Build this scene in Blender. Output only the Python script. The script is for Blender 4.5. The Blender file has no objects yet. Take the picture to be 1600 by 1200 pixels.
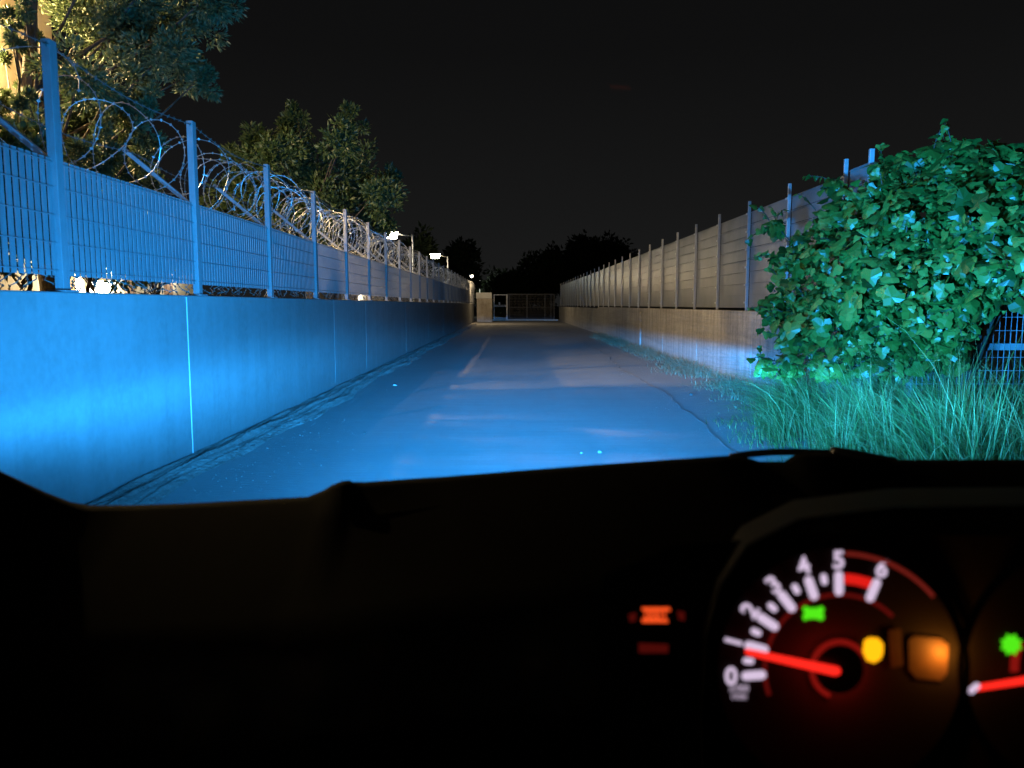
import bpy, math, random
from mathutils import Vector, Matrix
R = math.radians
random.seed(7)
S = bpy.context.scene
COL = S.collection

# ------------------------------------------------------------------ helpers
class MB:
    def __init__(s): s.v = []; s.f = []
    def add(s, vs, fs):
        b = len(s.v); s.v.extend(tuple(p) for p in vs); s.f.extend(tuple(b + i for i in f) for f in fs)
    def box(s, lo, hi):
        (a, b, c), (d, e, f) = lo, hi
        s.add([(a,b,c),(d,b,c),(d,e,c),(a,e,c),(a,b,f),(d,b,f),(d,e,f),(a,e,f)],
              [(0,3,2,1),(4,5,6,7),(0,1,5,4),(1,2,6,5),(2,3,7,6),(3,0,4,7)])
    def bar(s, p, q, w, h=None, up=Vector((0,0,1))):
        h = h or w; p = Vector(p); q = Vector(q); d = (q-p).normalized()
        if abs(d.dot(up)) > .98: up = Vector((0,1,0))
        r = d.cross(up).normalized(); u = r.cross(d)
        vs = []
        for c in (p, q):
            for i, j in ((-1,-1),(1,-1),(1,1),(-1,1)): vs.append(c + r*(i*w/2) + u*(j*h/2))
        s.add(vs, [(0,1,2,3),(7,6,5,4),(0,4,5,1),(1,5,6,2),(2,6,7,3),(3,7,4,0)])
    def tube(s, pts, rad, n=6, cap=True):
        pts = [Vector(p) for p in pts]; k = len(pts)
        rads = rad if isinstance(rad, (list, tuple)) else [rad]*k
        rings = []; nr = None
        for i, p in enumerate(pts):
            d = (pts[min(i+1,k-1)] - pts[max(i-1,0)]).normalized()
            if nr is None:
                up = Vector((0,0,1)) if abs(d.z) < .9 else Vector((1,0,0))
                nr = d.cross(up).normalized()
            else:
                nr = (nr - d*nr.dot(d)).normalized()
            b = d.cross(nr)
            rings.append([p + (nr*math.cos(2*math.pi*j/n) + b*math.sin(2*math.pi*j/n))*rads[i] for j in range(n)])
        vs = [q for r in rings for q in r]; fs = []
        for i in range(k-1):
            for j in range(n):
                a = i*n + j; c = i*n + (j+1) % n
                fs.append((a, c, c+n, a+n))
        if cap:
            fs.append(tuple(range(n-1,-1,-1))); fs.append(tuple((k-1)*n+j for j in range(n)))
        s.add(vs, fs)
    def grid(s, rows):
        n = len(rows[0]); vs = [p for r in rows for p in r]
        s.add(vs, [(i*n+j, i*n+j+1, (i+1)*n+j+1, (i+1)*n+j) for i in range(len(rows)-1) for j in range(n-1)])
    def build(s, name, mat, parent=None, smooth=False, bevel=0):
        me = bpy.data.meshes.new(name); me.from_pydata(s.v, [], s.f); me.update()
        me.materials.append(mat)
        if smooth: me.polygons.foreach_set('use_smooth', [True]*len(me.polygons))
        o = bpy.data.objects.new(name, me); COL.objects.link(o)
        if parent: o.parent = parent
        if bevel:
            m = o.modifiers.new('b', 'BEVEL'); m.width = bevel; m.segments = 2; m.limit_method = 'ANGLE'
        return o

def tag(o, label=None, cat=None, group=None, kind=None):
    if label: o['label'] = label
    if cat: o['category'] = cat
    if group: o['group'] = group
    if kind: o['kind'] = kind
    return o
def empty(name, loc=(0,0,0), rz=0):
    o = bpy.data.objects.new(name, None); COL.objects.link(o); o.location = loc; o.rotation_euler.z = rz
    o.empty_display_size = .2
    return o
def copy_tree(o, parent=None):
    c = o.copy(); COL.objects.link(c)
    if parent: c.parent = parent
    for ch in list(o.children): copy_tree(ch, c)
    return c

# camera maths, used to read real positions off known planes
TH = math.atan(124/1200); CT, ST = math.cos(TH), math.sin(TH)
CAMZ = 1.3
def ray(u, v):
    a = (u-800)/1200; b = (600-v)/1200
    return Vector((a, CT + b*ST, -ST + b*CT))
def at_y(u, v, Y): d = ray(u, v); return Vector((0,0,CAMZ)) + d*(Y/d.y)
def at_d(u, v, t): return Vector((0,0,CAMZ)) + ray(u, v)*t

# ------------------------------------------------------------------ materials
def mat(name, col, rough=.7, metal=0, spec=.5, noise=None, bump=None, coords='Object', emit=None, estr=0):
    m = bpy.data.materials.new(name); m.use_nodes = True
    nt = m.node_tree; b = nt.nodes['Principled BSDF']
    b.inputs['Base Color'].default_value = (*col, 1); b.inputs['Roughness'].default_value = rough
    b.inputs['Metallic'].default_value = metal; b.inputs['Specular IOR Level'].default_value = spec
    tc = nt.nodes.new('ShaderNodeTexCoord')
    if noise:                                   # list of (scale xyz, amount 0..1, colour2)
        prev = None
        for sc, amt, c2 in noise:
            mp = nt.nodes.new('ShaderNodeMapping'); mp.inputs['Scale'].default_value = sc
            nt.links.new(tc.outputs[coords], mp.inputs['Vector'])
            nz = nt.nodes.new('ShaderNodeTexNoise'); nz.inputs['Scale'].default_value = 1; nz.inputs['Detail'].default_value = 6
            nz.inputs['Roughness'].default_value = .62
            nt.links.new(mp.outputs[0], nz.inputs['Vector'])
            rp = nt.nodes.new('ShaderNodeValToRGB'); rp.color_ramp.elements[0].position = .38; rp.color_ramp.elements[1].position = .68
            rp.color_ramp.elements[0].color = (0,0,0,1); rp.color_ramp.elements[1].color = (amt,amt,amt,1)
            nt.links.new(nz.outputs['Fac'], rp.inputs[0])
            mx = nt.nodes.new('ShaderNodeMix'); mx.data_type = 'RGBA'
            nt.links.new(rp.outputs[0], mx.inputs['Factor'])
            if prev is None: mx.inputs[6].default_value = (*col, 1)
            else: nt.links.new(prev, mx.inputs[6])
            mx.inputs[7].default_value = (*c2, 1); prev = mx.outputs[2]
        nt.links.new(prev, b.inputs['Base Color'])
    if bump:
        sc, st, dist = bump
        mp = nt.nodes.new('ShaderNodeMapping'); mp.inputs['Scale'].default_value = sc
        nt.links.new(tc.outputs[coords], mp.inputs['Vector'])
        nz = nt.nodes.new('ShaderNodeTexNoise'); nz.inputs['Scale'].default_value = 1; nz.inputs['Detail'].default_value = 8
        nt.links.new(mp.outputs[0], nz.inputs['Vector'])
        bp = nt.nodes.new('ShaderNodeBump'); bp.inputs['Strength'].default_value = st; bp.inputs['Distance'].default_value = dist
        nt.links.new(nz.outputs['Fac'], bp.inputs['Height']); nt.links.new(bp.outputs[0], b.inputs['Normal'])
    if emit:
        b.inputs['Emission Color'].default_value = (*emit, 1); b.inputs['Emission Strength'].default_value = estr
    return m

def leaf_mat(name, c1, c2, c3, rough=.45, spec=.5, trans=.25):
    m = bpy.data.materials.new(name); m.use_nodes = True; nt = m.node_tree
    b = nt.nodes['Principled BSDF']; out = nt.nodes['Material Output']
    g = nt.nodes.new('ShaderNodeNewGeometry'); rp = nt.nodes.new('ShaderNodeValToRGB')
    rp.color_ramp.elements[0].color = (*c1,1); rp.color_ramp.elements[1].color = (*c3,1)
    e = rp.color_ramp.elements.new(.5); e.color = (*c2,1)
    nt.links.new(g.outputs['Random Per Island'], rp.inputs[0]); nt.links.new(rp.outputs[0], b.inputs['Base Color'])
    b.inputs['Roughness'].default_value = rough; b.inputs['Specular IOR Level'].default_value = spec
    t = nt.nodes.new('ShaderNodeBsdfTranslucent'); nt.links.new(rp.outputs[0], t.inputs['Color'])
    mx = nt.nodes.new('ShaderNodeMixShader'); mx.inputs[0].default_value = trans
    nt.links.new(b.outputs[0], mx.inputs[1]); nt.links.new(t.outputs[0], mx.inputs[2]); nt.links.new(mx.outputs[0], out.inputs[0])
    return m

def emit_mat(name, col, s):
    m = bpy.data.materials.new(name); m.use_nodes = True; nt = m.node_tree
    nt.nodes.remove(nt.nodes['Principled BSDF']); e = nt.nodes.new('ShaderNodeEmission')
    e.inputs[0].default_value = (*col,1); e.inputs[1].default_value = s
    nt.links.new(e.outputs[0], nt.nodes['Material Output'].inputs[0]); return m

M = {}
M['road'] = mat('road_concrete', (.45,.45,.45), .8, spec=.25, noise=[((.25,5,1), .9, (.33,.33,.335)), ((.5,1.4,1), .6, (.33,.33,.335)), ((9,9,9), .5, (.50,.49,.48)), ((1.6,.12,1), .75, (.31,.305,.30)), ((3,3,1), .35, (.34,.34,.34)), ((22,22,1), .5, (.34,.335,.33)), ((.25,.06,1), .6, (.29,.285,.28)), ((1.2,30,1), .8, (.30,.30,.30)), ((60,60,60), .35, (.27,.27,.27))], bump=((8,60,45), .6, .01))
M['ground'] = mat('ground_soil', (.10,.085,.065), .95, noise=[((3,3,3), .7, (.17,.14,.1))], bump=((20,20,20), .6, .03))
M['dirt'] = mat('dirt', (.30,.28,.25), .95, noise=[((7,3,7), .9, (.12,.105,.09)), ((30,30,30), .6, (.36,.34,.31))], bump=((40,25,40), .9, .015))
M['wall'] = mat('cast_concrete', (.31,.31,.30), .85, spec=.2, noise=[((.6,.35,.9), .8, (.25,.25,.24)), ((4,4,.3), .7, (.22,.215,.20)), ((14,14,14), .4, (.36,.355,.35)), ((2.5,2.5,2.5), .45, (.23,.23,.22)), ((1.2,1.2,3), .3, (.35,.35,.34))], bump=((35,35,35), .25, .006))
M['wall_rough'] = mat('board_concrete', (.55,.52,.46), .9, spec=.2, noise=[((.6,.3,7), .9, (.30,.285,.25)), ((.5,.35,.8), .6, (.30,.28,.25)), ((7,7,.55), .85, (.16,.15,.135)), ((16,16,16), .5, (.47,.45,.42)), ((5,5,5), .4, (.25,.235,.21))], bump=((14,2,30), .8, .03))
M['joint'] = mat('joint_sealant', (.78,.78,.76), .6)
M['slat'] = mat('grey_painted_slat', (.245,.245,.245), .55, noise=[((2,.6,2), .6, (.18,.18,.19)), ((25,25,5), .5, (.34,.34,.33)), ((3,40,9), .4, (.18,.18,.18))])
M['galv'] = mat('galvanised_steel', (.50,.50,.50), .45, metal=.5, noise=[((18,18,18), .6, (.38,.39,.4))])
M['gate'] = mat('gate_steel', (.13,.13,.135), .6, metal=.3, noise=[((9,9,9), .5, (.08,.08,.08))])
M['wire'] = mat('razor_steel', (.44,.44,.43), .45, metal=.7, noise=[((40,40,40), .5, (.4,.38,.35))])
M['strand'] = mat('weathered_barbed_wire', (.16,.15,.14), .6, metal=.4, noise=[((40,40,40), .5, (.1,.08,.06))])
M['screen'] = mat('metal_screen', (.135,.147,.15), .32, metal=.05, spec=.15, noise=[((1,34,.35), .75, (.15,.15,.15)), ((1,1.3,.5), .7, (.07,.075,.072)), ((1,2,2), .6, (.18,.185,.18))], bump=((1,14,3), .25, .008))
M['bark'] = mat('bark', (.09,.07,.05), .95, noise=[((20,20,4), .8, (.04,.03,.025))], bump=((25,25,5), .8, .02))
M['vine'] = leaf_mat('vine_leaf', (.025,.06,.009), (.075,.16,.020), (.21,.25,.045), .42, .6, .3)
M['needle'] = leaf_mat('pine_needle', (.035,.06,.02), (.07,.10,.04), (.10,.13,.06), .55, .4, .2)
M['oak'] = leaf_mat('evergreen_leaf', (.025,.055,.02), (.05,.085,.03), (.09,.125,.05), .4, .5, .15)
M['far_leaf'] = leaf_mat('far_leaf', (.015,.022,.01), (.02,.03,.013), (.03,.04,.018), .7, .1, .1)
M['grass'] = leaf_mat('grass_blade', (.035,.075,.016), (.12,.19,.045), (.42,.38,.16), .5, .4, .3)
M['dry'] = leaf_mat('dry_grass', (.20,.17,.10), (.32,.28,.18), (.16,.15,.08), .7, .3, .2)
M['facade'] = mat('ochre_render', (.62,.50,.30), .9, noise=[((1.2,1.2,1.2), .8, (.42,.30,.14)), ((5,5,5), .6, (.70,.62,.48)), ((3,3,.7), .5, (.4,.3,.17))], bump=((20,20,20), .3, .01))
M['plaster'] = mat('cream_plaster', (.62,.56,.45), .9, noise=[((2,2,2), .6, (.5,.43,.32))])
M['roof'] = mat('roof_edge', (.25,.16,.11), .9, noise=[((4,4,4), .5, (.18,.1,.07))])
M['glass_dark'] = mat('dark_window', (.02,.02,.025), .1)
M['stone'] = mat('gate_pier_stone', (.50,.42,.31), .9, noise=[((3,3,2), .9, (.30,.24,.17)), ((9,9,6), .5, (.6,.53,.42))], bump=((10,10,10), .6, .03))
M['stone_cap'] = mat('pale_cap', (.72,.69,.60), .8, noise=[((6,6,6), .4, (.6,.56,.48))])
M['pole'] = mat('lamp_pole', (.55,.52,.45), .5, metal=.3, noise=[((20,20,3), .4, (.42,.4,.35))])
M['plastic'] = mat('black_plastic', (.0035,.0035,.004), .9, spec=.02, noise=[((6,6,6), .5, (.005,.005,.0055))], bump=((300,300,300), .2, .001))
M['gloss_black'] = mat('gloss_black', (.02,.02,.02), .3, spec=.2, noise=[((9,9,9), .3, (.03,.03,.03))])
M['paint'] = mat('car_paint', (.03,.03,.035), .5, spec=.2, noise=[((9,9,9), .3, (.035,.035,.04))])
M['amber'] = mat('amber_glow_tint', (.075,.05,.03), .6, noise=[((40,40,40), .3, (.25,.15,.07))])
M['dial'] = mat('dial_face', (.02,.02,.02), .7, spec=.1, noise=[((30,30,30), .3, (.02,.02,.02))])
M['white_bit'] = mat('pale_litter', (.5,.5,.48), .6, noise=[((60,60,60), .4, (.5,.5,.5))])
M['dark_bit'] = mat('dark_stone', (.08,.075,.07), .9, noise=[((60,60,60), .4, (.14,.13,.12))])

# ------------------------------------------------------------------ world
w = bpy.data.worlds.new('World'); S.world = w; w.use_nodes = True
nt = w.node_tree; bg = nt.nodes['Background']
tc = nt.nodes.new('ShaderNodeTexCoord'); sx = nt.nodes.new('ShaderNodeSeparateXYZ')
nt.links.new(tc.outputs['Generated'], sx.inputs[0])
rp = nt.nodes.new('ShaderNodeValToRGB')
els = rp.color_ramp.elements
els[0].position = 0; els[0].color = (.0115,.0114,.0113,1); els[1].position = .55; els[1].color = (.0036,.0036,.0038,1)
e = els.new(.12); e.color = (.0088,.0087,.0087,1); e = els.new(.3); e.color = (.0050,.0049,.0050,1)
nt.links.new(sx.outputs['Z'], rp.inputs[0])
sky = nt.nodes.new('ShaderNodeTexSky'); sky.sky_type = 'NISHITA'; sky.sun_disc = False; sky.sun_elevation = R(-5); sky.sun_rotation = R(200)
ms = nt.nodes.new('ShaderNodeMix'); ms.data_type = 'RGBA'; ms.blend_type = 'ADD'; ms.inputs['Factor'].default_value = .001
nt.links.new(rp.outputs[0], ms.inputs[6]); nt.links.new(sky.outputs[0], ms.inputs[7])
nt.links.new(ms.outputs[2], bg.inputs[0]); bg.inputs[1].default_value = 1

# ------------------------------------------------------------------ ground and road
def add_noise(x, y, s): 
    return math.sin(x*1.7*s+y*.6*s)+math.sin(y*1.3*s-x*.9*s+1.3)+.6*math.sin(x*3.1*s+y*2.3*s+.5)
g = MB(); g.grid([[(-400,-300,-.05),(400,-300,-.05)],[(-400,600,-.05),(400,600,-.05)]])
tag(g.build('ground', M['ground']), kind='structure')
XL, XR = -2.77, 3.8
r = MB()
def edge_x(y): return 2.05 + .07*math.sin(y*.7) + .03*math.sin(y*2.3+1) + .015*math.sin(y*7.1) + .01*math.sin(y*17) + (0.5 if y > 26 else .02*max(0,y-6)*1.2)
ys = [-6 + i*.25 for i in range(300)]
r.grid([[(-2.55 + (x/10)*(edge_x(y)+2.55), y, .004) for x in range(11)] for y in ys if y < 66.2])
road = r.build('road', M['road']); tag(road, kind='structure')
# concrete apron between the road's broken edge and the right-hand wall, a finger lower
a = MB(); a.grid([[(edge_x(y)-.02, y, -.012), (XR+.1, y, -.012)] for y in ys if y < 66.2])
tag(a.build('verge', M['road']), kind='structure')
# raised lip of the slab edge
lp = MB()
for i in range(len(ys)-1):
    y0, y1 = ys[i], ys[i+1]
    if y1 > 26: break
    x0, x1 = edge_x(y0), edge_x(y1)
    lp.add([(x0-.02,y0,.0045),(x0,y0,.006+.003*math.sin(y0*9)),(x0+.008,y0,-.014),(x1-.02,y1,.0045),(x1,y1,.006+.003*math.sin(y1*9)),(x1+.008,y1,-.014)],
           [(0,1,4,3),(1,2,5,4)])
tag(lp.build('pavement_edge', M['road']), kind='structure')
# dirt strip at the foot of the left wall
d = MB(); rows = []
rnd = random.Random(3)
for i in range(0, 1200):
    y = 2.5 + i*.046
    row = []
    wdt = .50 + .06*math.sin(y*.8) + .03*math.sin(y*3.1)
    for j in range(33):
        f = j/32; x = XL - .02 + f*wdt
        h = .055*math.sin(math.pi*min(1, f*1.02))**.6
        rid = .5 + .28*math.sin(f*17 + .9*math.sin(y*.9) + .5*math.sin(y*2.1)) + .22*math.sin(f*41 + 1.4*math.sin(y*.7+2)+.8*math.sin(y*3.3)) + .1*math.sin(f*70+2*math.sin(y*1.7))
        n = add_noise(x*14, y*3, 1)*.006 + rnd.uniform(-.005,.005)
        z = h*(.35+.65*rid) + n*(1 if 0 < f < 1 else 0)
        if f > .97: z = -.01
        row.append((x, y, max(z, -.01)))
    rows.append(row)
d.grid(rows)
tag(d.build('dirt', M['dirt']), 'ridged earth washed up along the foot of the pale wall', 'dirt', kind='stuff')

# ------------------------------------------------------------------ left wall, fence, razor wire
WALL_H = 1.38; WEND = 56
lw = empty('concrete_wall', (XL, 0, 0)); tag(lw, 'long smooth pale concrete wall with thin bead joints under the slatted fence', 'wall')
m = MB(); m.box((-.25, 1.2, -.1), (0, WEND, WALL_H)); m.build('wall_body', M['wall'], lw, bevel=.012)
for y in (6.57, 12.0, 14.6, 20.1, 25.5, 31, 36.5, 42):
    m = MB(); jw = .010 if y < 7 else .006; m.bar((.0, y, .0), (.0, y, WALL_H-.015), jw, jw); m.build('joint', M['joint'] if y < 7 else M['wall'], lw)

SP = 2.085; Y0 = 4.86; FX = XL - .06
lf = empty('slat_fence', (FX, 0, WALL_H)); tag(lf, 'grey vertical-slat security fence on the long pale wall, posts with outrigger arms', 'fence')
NB = 25
def panel_mb(length):
    m = MB(); n = int(length/.0655); p0 = .5*(length-(n-1)*.0655)
    for i in range(n):
        y = p0 + i*.0655
        m.box((-.004, y-.0205, .10), (.004, y+.0205, .815))
    for z in (.13, .30, .47, .64, .79):
        m.bar((.012, .04, z), (.012, length-.04, z), .006)
    return m
pan = panel_mb(SP).build('slat_panel', M['slat'], lf); pan.location = (0, Y0-SP, 0)
mp_ = MB(); mp_.box((-.028,-.038,-.02), (.028,.038,1.52)); mp_.box((-.06,-.075,0.0),(.06,.075,.012))
post = mp_.build('post', M['slat'], lf, bevel=.004); post.location = (.01, Y0, 0)
ma = MB(); ma.bar((0,0,.80), (-.58,0,1.29), .04, .035)
arm = ma.build('outrigger_arm', M['slat'], lf); arm.location = (-.02, Y0, 0)
for i in range(-1, NB):
    for src, dx, dy in ((pan, 0, i*SP), (post, .01, (i+1)*SP), (arm, -.02, (i+1)*SP)):
        if i == -1 : 
            continue
        c = src.copy(); COL.objects.link(c); c.parent = lf; c.location = (dx, Y0+dy, 0)
FEND = Y0 + NB*SP

def barbs_on(m, pts, step, size, rn):
    acc = 0
    for i in range(len(pts)-1):
        p, q = pts[i], pts[i+1]; L = (q-p).length; acc += L
        if acc >= step:
            acc = 0; d = (q-p).normalized(); n = d.orthogonal().normalized()
            n = Matrix.Rotation(rn.uniform(0, 6.28), 3, d) @ n
            b = n.cross(d)
            m.add([p - n*size, p + d*size*.9, p + n*size, p - d*size*.9], [(0,1,2,3)])
            m.add([p - b*size, p + d*size*.6, p + b*size, p - d*size*.6], [(0,1,2,3)])
rn = random.Random(11)
m = MB(); pts = []; y = 5.0; ang = 0; 
rad = .315; 
while y < FEND:
    frac = ang/(2*math.pi)
    rr = rad*(1+.13*math.sin(frac*2.39)+.06*math.sin(frac*5.1)+.07*math.sin(2*ang+frac*3)+.04*math.sin(3*ang+frac)); 
    cx = FX - .26 + .06*math.sin(y*1.9); cz = 2.55 + .05*math.sin(y*1.3+1)
    st = .10 if y < 22 else .16
    ang += st*2.4
    y += ((.40 if y < 7.2 else .32 if y < 9 else .25) + .10*math.sin(frac*1.7))*st*2.4/(2*math.pi)
    pts.append(Vector((cx + rr*math.cos(ang), y + .10*math.sin(ang*1.5+1), cz + rr*math.sin(ang))))
m.tube(pts, .0034, 4); barbs_on(m, pts, .045, .014, rn)
# second, looser coil wound the other way
pts = []; y = 8.2; ang = 2
while y < 22:
    frac = ang/(2*math.pi); rr = .31*(1+.16*math.sin(frac*1.9+2))
    st = .14; ang += st*2.4; y += (.40 + .15*math.sin(frac*1.3))*st*2.4/(2*math.pi)
    pts.append(Vector((FX - .24 + rr*math.cos(-ang), y + .12*math.sin(ang), 2.52 + rr*math.sin(-ang))))
m.tube(pts, .003, 4); barbs_on(m, pts, .042, .012, rn)
rz = m.build('razor_wire', M['wire']); tag(rz, 'coiled razor wire lying between the post tops of the slatted fence', 'razor wire')
m = MB()
for zz, xx in ((2.86, FX+.02), (2.62, FX-.5)):
    pts = []
    yy = 2.4
    while yy < FEND:
        f = ((yy - Y0) / SP) % 1
        pts.append(Vector((xx, yy, zz - .05*math.sin(math.pi*f) + .008*math.sin(yy*3)))); yy += .11
    m.tube(pts, .0035, 4); barbs_on(m, pts, .1, .02, rn)
tag(m.build('barbed_strand', M['strand']), 'barbed wire strands stretched along the tops of the slatted fence posts', 'barbed wire')
# crossed wire filling the gap between wall top and panels
m = MB(); yy = 2.6
while yy < FEND:
    L = rn.uniform(.10, .26)
    pts = [Vector((FX-.05+rn.uniform(-.03,.03), yy + k*L/5, WALL_H + .005 + (.115)*(k/5 if rn.random() < 2 else 0) )) for k in range(6)]
    if rn.random() < .5: pts = [Vector((p.x, 2*yy+L-p.y, p.z)) for p in pts]
    if rn.random() < .25: pts = [Vector((p.x, yy+(p.y-yy)*.1, p.z)) for p in pts]
    m.tube(pts, .004, 4); barbs_on(m, pts, .04, .012, rn)
    yy += rn.uniform(.05, .17)
tag(m.build('barbed_tangle', M['strand']), 'rusty crossed barbed wire in the gap between pale wall top and slats', 'barbed wire')

# ------------------------------------------------------------------ right wall and fence
RH = 1.2; RY0 = 9.18; RSP = 1.83; REND = 62.5
rw = empty('retaining_wall', (XR, 0, 0)); tag(rw, 'stained board-marked low concrete wall under the grey screen fence', 'wall')
m = MB(); m.box((0, 8.55, -.1), (.3, 34, RH)); m.build('wall_body', M['wall_rough'], rw, bevel=.015)
m = MB(); m.box((.10, 34, -.1), (.36, 64, RH-.06)); m.build('wall_extension', M['wall_rough'], rw, bevel=.015)
m = MB(); rs = random.Random(9)
for k in range(7):
    yy = 8.6
    while yy < 33.5:
        L = rs.uniform(1.2, 3.4)
        z = .16*k + .12 + rs.uniform(-.012,.012)
        if rs.random() < .75: m.bar((-.001, yy, z), (-.001, min(33.9, yy+L), z+rs.uniform(-.012,.012)), .010, .007)
        yy += L + .03
for yy in (12.2, 15.8, 19.4, 26.6, 30.2): m.bar((-.001, yy, 0), (-.001, yy, RH-.02), .008, .012)
m.build('board_marking', M['wall_rough'], rw)
m = MB(); m.box((-.05, 22.6, -.1), (-.002, 22.85, RH-.1)); m.build('pilaster', M['wall_rough'], rw, bevel=.01)
rf = empty('screen_fence', (XR+.12, 0, RH)); tag(rf, 'tall grey metal screen fence with galvanised posts on the stained low wall', 'fence')
def rpanel(L, top):
    m = MB()
    st_ = (top-.06)/8
    for k in range(8): m.box((.012, .02, .06+k*st_+.0025), (.016, L-.02, .06+(k+1)*st_-.0025))
    for k in range(9):
        z = .06 + k*(top-.08)/8
        m.bar((.002, .03, z), (.002, L-.03, z), .008, .008)
    m.box((.000, .03, .045), (.02, L-.03, .06))
    return m
rp_ = rpanel(RSP, 1.62).build('screen_panel', M['screen'], rf); rp_.location = (0, RY0, 0)
m = MB(); m.box((-.022,-.016,-.02), (.022,.016,1.79))
for k in range(6):
    z = .12 + k*.29
    m.box((-.036,-.024,z), (-.023,.07,z+.03))
rpo = m.build('post', M['galv'], rf, bevel=.003); rpo.location = (-.02, RY0, 0)
nR = int((REND-RY0)/RSP)
for i in range(1, nR):
    c = rp_.copy(); COL.objects.link(c); c.parent = rf; c.location = (0, RY0+i*RSP, 0)
for i in range(1, nR+1):
    c = rpo.copy(); COL.objects.link(c); c.parent = rf; c.location = (-.02, RY0+i*RSP, 0)
m = rpanel(.6, 1.66); pe = m.build('end_panel', M['screen'], rf); pe.location = (0, RY0-.62, 0)
m = MB(); m.box((-.025,-.02,-.02), (.025,.02,1.78)); c = m.build('end_post', M['galv'], rf, bevel=.003); c.location = (-.02, RY0-.64, 0)
# wire mesh fence facing the lane beyond the bush
mf = empty('mesh_fence', (4.2, 8.05, 0)); tag(mf, 'dark wire mesh fence with thick mid rail behind the tall grass', 'fence')
m = MB()
for i in range(75): m.bar((i*.06, 0, .02), (i*.06, 0, 1.9), .006)
for k in range(14): m.bar((0, -.006, .05+k*.14), (4.44, -.006, .05+k*.14), .006)
m.build('wire_mesh', M['galv'], mf)
for k, z in enumerate((.08, .86, 1.86)):
    m = MB(); m.bar((-.03, .03, z), (4.47, .03, z), .04, .07); m.build('rail', M['slat'], mf)
for x in (0, 2.2, 4.4):
    m = MB(); m.box((x-.03, .02, -.05), (x+.03, .08, 1.98)); m.build('post', M['slat'], mf)

# ------------------------------------------------------------------ far end: gate, pier, trees
GY = 64
gt = empty('metal_gate', (-1.0, GY, 0)); tag(gt, 'wide dark metal mesh gate closing the far end of the lane', 'gate')
def X_at(u, Y): return at_y(u, 476, Y).x
def Z_at(v, Y): return at_y(800, v, Y).z
gx0, gx1 = X_at(794, GY)+1.0, X_at(866, GY)+1.0; gtop = 2.15
m = MB()
m.bar((gx0,0,.12),(gx1,0,.12),.08); m.bar((gx0,0,gtop),(gx1,0,gtop),.09); m.bar((gx0,0,1.05),(gx1,0,1.05),.05)
for f in (0,.03,.41,.8,.93,1): m.bar((gx0+(gx1-gx0)*f,0,.12),(gx0+(gx1-gx0)*f,0,gtop),.08)
m.build('gate_frame', M['gate'], gt)
m = MB()
for i in range(34): 
    x = gx0 + (gx1-gx0)*(i+.5)/34; m.bar((x,.02,.12),(x,.02,gtop),.018)
for k in range(9): m.bar((gx0,.03,.25+k*.22),(gx1,.03,.25+k*.22),.014)
m.build('gate_mesh', M['strand'], gt)
wg = empty('wicket_gate', (X_at(772,GY-.4), GY-.4, 0)); tag(wg, 'narrow bright framed wicket gate beside the stone pier', 'gate')
wx = X_at(792,GY)-X_at(772,GY)
m = MB()
for z in (.2, 1.15, 1.25, 2.1): m.bar((0,0,z),(wx,0,z),.06)
m.bar((wx,0,.1),(wx,0,2.15),.12); m.bar((0,0,.1),(0,0,2.15),.07)
m.build('gate_frame', M['galv'], wg)
m = MB(); m.box((wx*.35,-.06,1.28),(wx*.48,-.02,1.5)); m.build('lock_box', M['galv'], wg)
pr = empty('gate_pier', (X_at(745,GY-6), GY-6, 0)); tag(pr, 'tan stone gate pier with pale cap at the end of the lane', 'pier')
pw = X_at(769,GY-6)-X_at(745,GY-6)
m = MB(); m.box((0,0,-.05),(pw,.6,1.75)); m.build('pier_body', M['stone'], pr, bevel=.02)
m = MB(); m.box((-.05,-.05,1.752),(pw*.98,.65,2.2)); m.build('pier_cap', M['stone_cap'], pr, bevel=.02)
m = MB(); rn2 = random.Random(5)
for s0 in range(3):
    p = [Vector((pw*.86+.06*math.sin(k*1.3+s0), -.02, .25+k*.13)) for k in range(12)]
    m.tube(p, .022, 5)
for k in range(90):
    p = Vector((pw*.86+rn2.gauss(0,.09), -.04, rn2.uniform(.3,1.75))); q = .06
    m.add([p+Vector((-q,0,0)),p+Vector((0,-.02,-q)),p+Vector((q,0,0)),p+Vector((0,-.02,q))],[(0,1,2,3)])
tag(m.build('climbing_plant', M['far_leaf']), 'thin dark climber growing up the front of the tan pier', 'plant')
m = MB(); m.box((-2.4, GY-.7, -.02), (XR, GY-.2, .1)); tag(m.build('threshold_kerb', M['stone_cap']), 'pale concrete kerb along the bottom of the far gate', 'kerb')

# ---- foliage
def leaf(m, p, d, n, L, W, fold=.15):
    """simple six-vert folded leaf"""
    r = d.cross(n).normalized(); n = r.cross(d).normalized()
    m.add([p, p+d*L*.45+r*W*.5-n*fold*W, p+d*L, p+d*L*.45-r*W*.5-n*fold*W, p+d*L*.5], [(0,1,4),(1,2,4),(2,3,4),(3,0,4)])
VL = [(0,0),( .36,-.13),(.52,.12),(.46,.38),(.30,.50),(.24,.76),(0,1.0),(-.24,.76),(-.30,.50),(-.46,.38),(-.52,.12),(-.36,-.13)]
def vine_leaf(m, p, d, n, L, curl):
    r = d.cross(n).normalized(); n = r.cross(d).normalized()
    vs = [p + d*L*.42 + n*L*.02]
    for x, y in VL:
        vs.append(p + r*x*L*1.05 + d*y*L - n*L*(curl*(x*x*1.3) + curl*.5*y*y) + n*L*.03*math.sin(y*9))
    k = len(VL)
    m.add(vs, [(0, 1+i, 1+(i+1) % k) for i in range(k)])
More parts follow.
